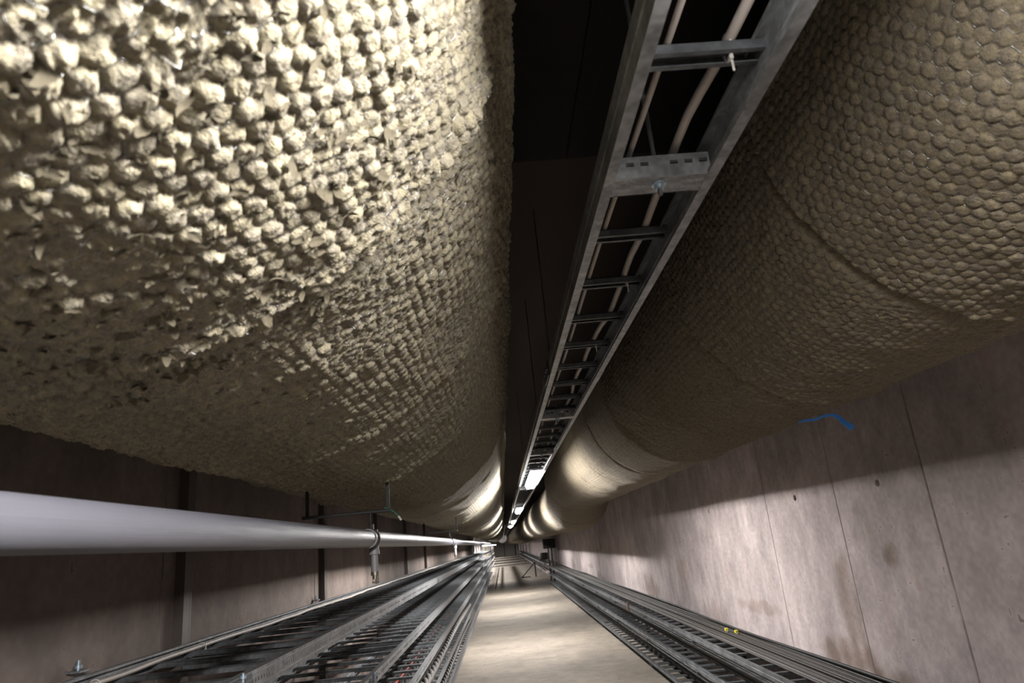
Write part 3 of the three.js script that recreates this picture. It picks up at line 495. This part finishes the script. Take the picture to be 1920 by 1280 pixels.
// ------------------------------------------------------------------ grey sprinkler pipe under the big left pipe
{
  const cx = -0.5, cY = 0.0668, r = 0.0312;
  const t = thing('sprinkler_pipe', 'smooth light grey pipe running under the big left pipe, with small hanging nozzles', 'pipe', V(cx, cY, 0));
  part('pipe', cyl(r, r, 51, 40, 0, 0, -24.5, 'z'), M.greyPaint, t);
  for (const d of [2.6, 7.15, 11.7]) { part('coupling', cyl(r + 0.004, r + 0.004, 0.012, 40, 0, 0, -d, 'z'), M.greyDark, t); }
  for (const d of [2.72, 7.28, 11.9, 16.4]) {
    const dp = part('drop_pipe', clean([cyl(0.017, 0.021, 0.036, 18, 0, -0.040, -d), cyl(0.0135, 0.0135, 0.075, 18, 0, -0.09, -d)]), M.greyDark, t);
    part('nozzle', clean([cyl(0.015, 0.015, 0.013, 12, 0, -0.128, -d), cyl(0.0085, 0.0085, 0.014, 10, 0, -0.141, -d), box(0.003, 0.024, 0.004, -0.0095, -0.147, -d), box(0.003, 0.024, 0.004, 0.0095, -0.147, -d), cyl(0.012, 0.011, 0.004, 12, 0, -0.160, -d)]), M.brass, dp);
  }
  for (const [i, d] of [2.66, 6.65].entries()) {
    const h = thing('pipe_hanger', ['dark steel hanger bar and clamp holding the grey pipe, close to the first nozzle', 'second dark hanger holding the grey pipe, further along'][i], 'bracket', V(cx, cY, d));
    const ring = new THREE.TorusGeometry(r + 0.002, 0.0035, 8, 36); part('clamp', clean([ring, box(0.012, 0.02, 0.012, 0.006, r + 0.012, 0), box(0.010, 0.016, 0.016, r * 0.72, r * 0.78, 0.003)]), M.steelDark, h);
    part('rod', cyl(0.003, 0.003, 0.055, 8, 0, r + 0.043, 0), M.steelDark, h);
    part('bar', box(0.34, 0.012, 0.016, -0.09, r + 0.068, 0.0, 0.003), M.black, h);
    for (const s of [-0.24, 0.07]) part('strap', box(0.014, 0.12, 0.003, s, r + 0.13, 0), M.black, h);
  }
  const wl = thing('cable_tail', 'short dark green cable end with a white tip dangling above the grey pipe', 'cable', V(-0.40, 0.155, 2.66));
  part('sleeve', tube([new THREE.Vector3(-0.045, 0.022, 0), new THREE.Vector3(-0.015, 0.009, 0), new THREE.Vector3(0.008, -0.014, 0)], 0.0045, 12, 7), M.green, wl); part('tip', rod(new THREE.Vector3(0.008, -0.014, 0), new THREE.Vector3(0.018, -0.03, 0), 0.0045, 8), M.nylon, wl);
}

// blue tie end hanging from the right pipe
{
  const P = [[0.462, 0.136], [0.4903, 0.1365], [0.500, 0.1395], [0.5075, 0.1395], [0.516, 0.1372], [0.5245, 0.126], [0.5335, 0.1155]].map(([x, y], i) => V(x * 3.0, y * 3.0, 3.0 - 0.01 * i));
  const c = new THREE.CatmullRomCurve3(P), n = 30, pos = [], idx = [];
  for (let i = 0; i <= n; i++) { const p = c.getPoint(i / n), tn = c.getTangent(i / n), nn = new THREE.Vector3(-tn.y, tn.x, 0).normalize(), w = 0.0055 + 0.008 * sstep(0.45, 1, i / n), th = 0.0022, z = new THREE.Vector3(0, 0, 1); for (const [a, b] of [[-1, -1], [1, -1], [1, 1], [-1, 1]]) { const v = p.clone().addScaledVector(nn, a * w).addScaledVector(z, b * th); pos.push(v.x, v.y, v.z); } if (i < n) for (let m = 0; m < 4; m++) { const a = i * 4 + m, b = i * 4 + (m + 1) % 4; idx.push(a, b, a + 4, b, b + 4, a + 4); } }
  idx.push(0, 2, 1, 0, 3, 2, n * 4, n * 4 + 1, n * 4 + 2, n * 4, n * 4 + 2, n * 4 + 3);
  const g = new THREE.BufferGeometry(); g.setAttribute('position', new THREE.Float32BufferAttribute(pos, 3)); g.setIndex(idx); const g2 = g.toNonIndexed(); g2.computeVertexNormals();
  solo('plastic_strap', g2, M.blue, 'bright blue plastic strap end sticking out below the right lagged pipe', 'strap');
}

// ------------------------------------------------------------------ far end: pale columns on the left and a pale duct end between the pipes
for (let i = 0; i < 8; i++) solo('column', clean([box(0.16, 1.9, 0.5, -1.40, 0.95, -(46 + i * 4.2), 0.02), box(0.18, 0.08, 0.56, -1.40, 1.9, -(46 + i * 4.2), 0.01)]), i === 2 ? M.paleYellow : M.pale, i === 2 ? 'single yellowish column among the pale columns far down the left wall' : 'pale column standing along the far left wall', 'column', i === 2 ? undefined : 'pale columns along the far left wall');
{
  const t = thing('duct_end', 'pale round duct end hanging between the two pipes at the far end of the tunnel', 'duct', V(-0.02, 0.55, 62)); part('drum', cyl(0.42, 0.42, 6, 40, 0, 0, -3, 'z'), M.pale, t); part('rim', new THREE.TorusGeometry(0.42, 0.03, 8, 40), M.housing, t); part('strap', box(0.05, 0.94, 0.01, 0, 0.85, -0.5), M.zincDull, t);
}

renderer.render(scene, camera);
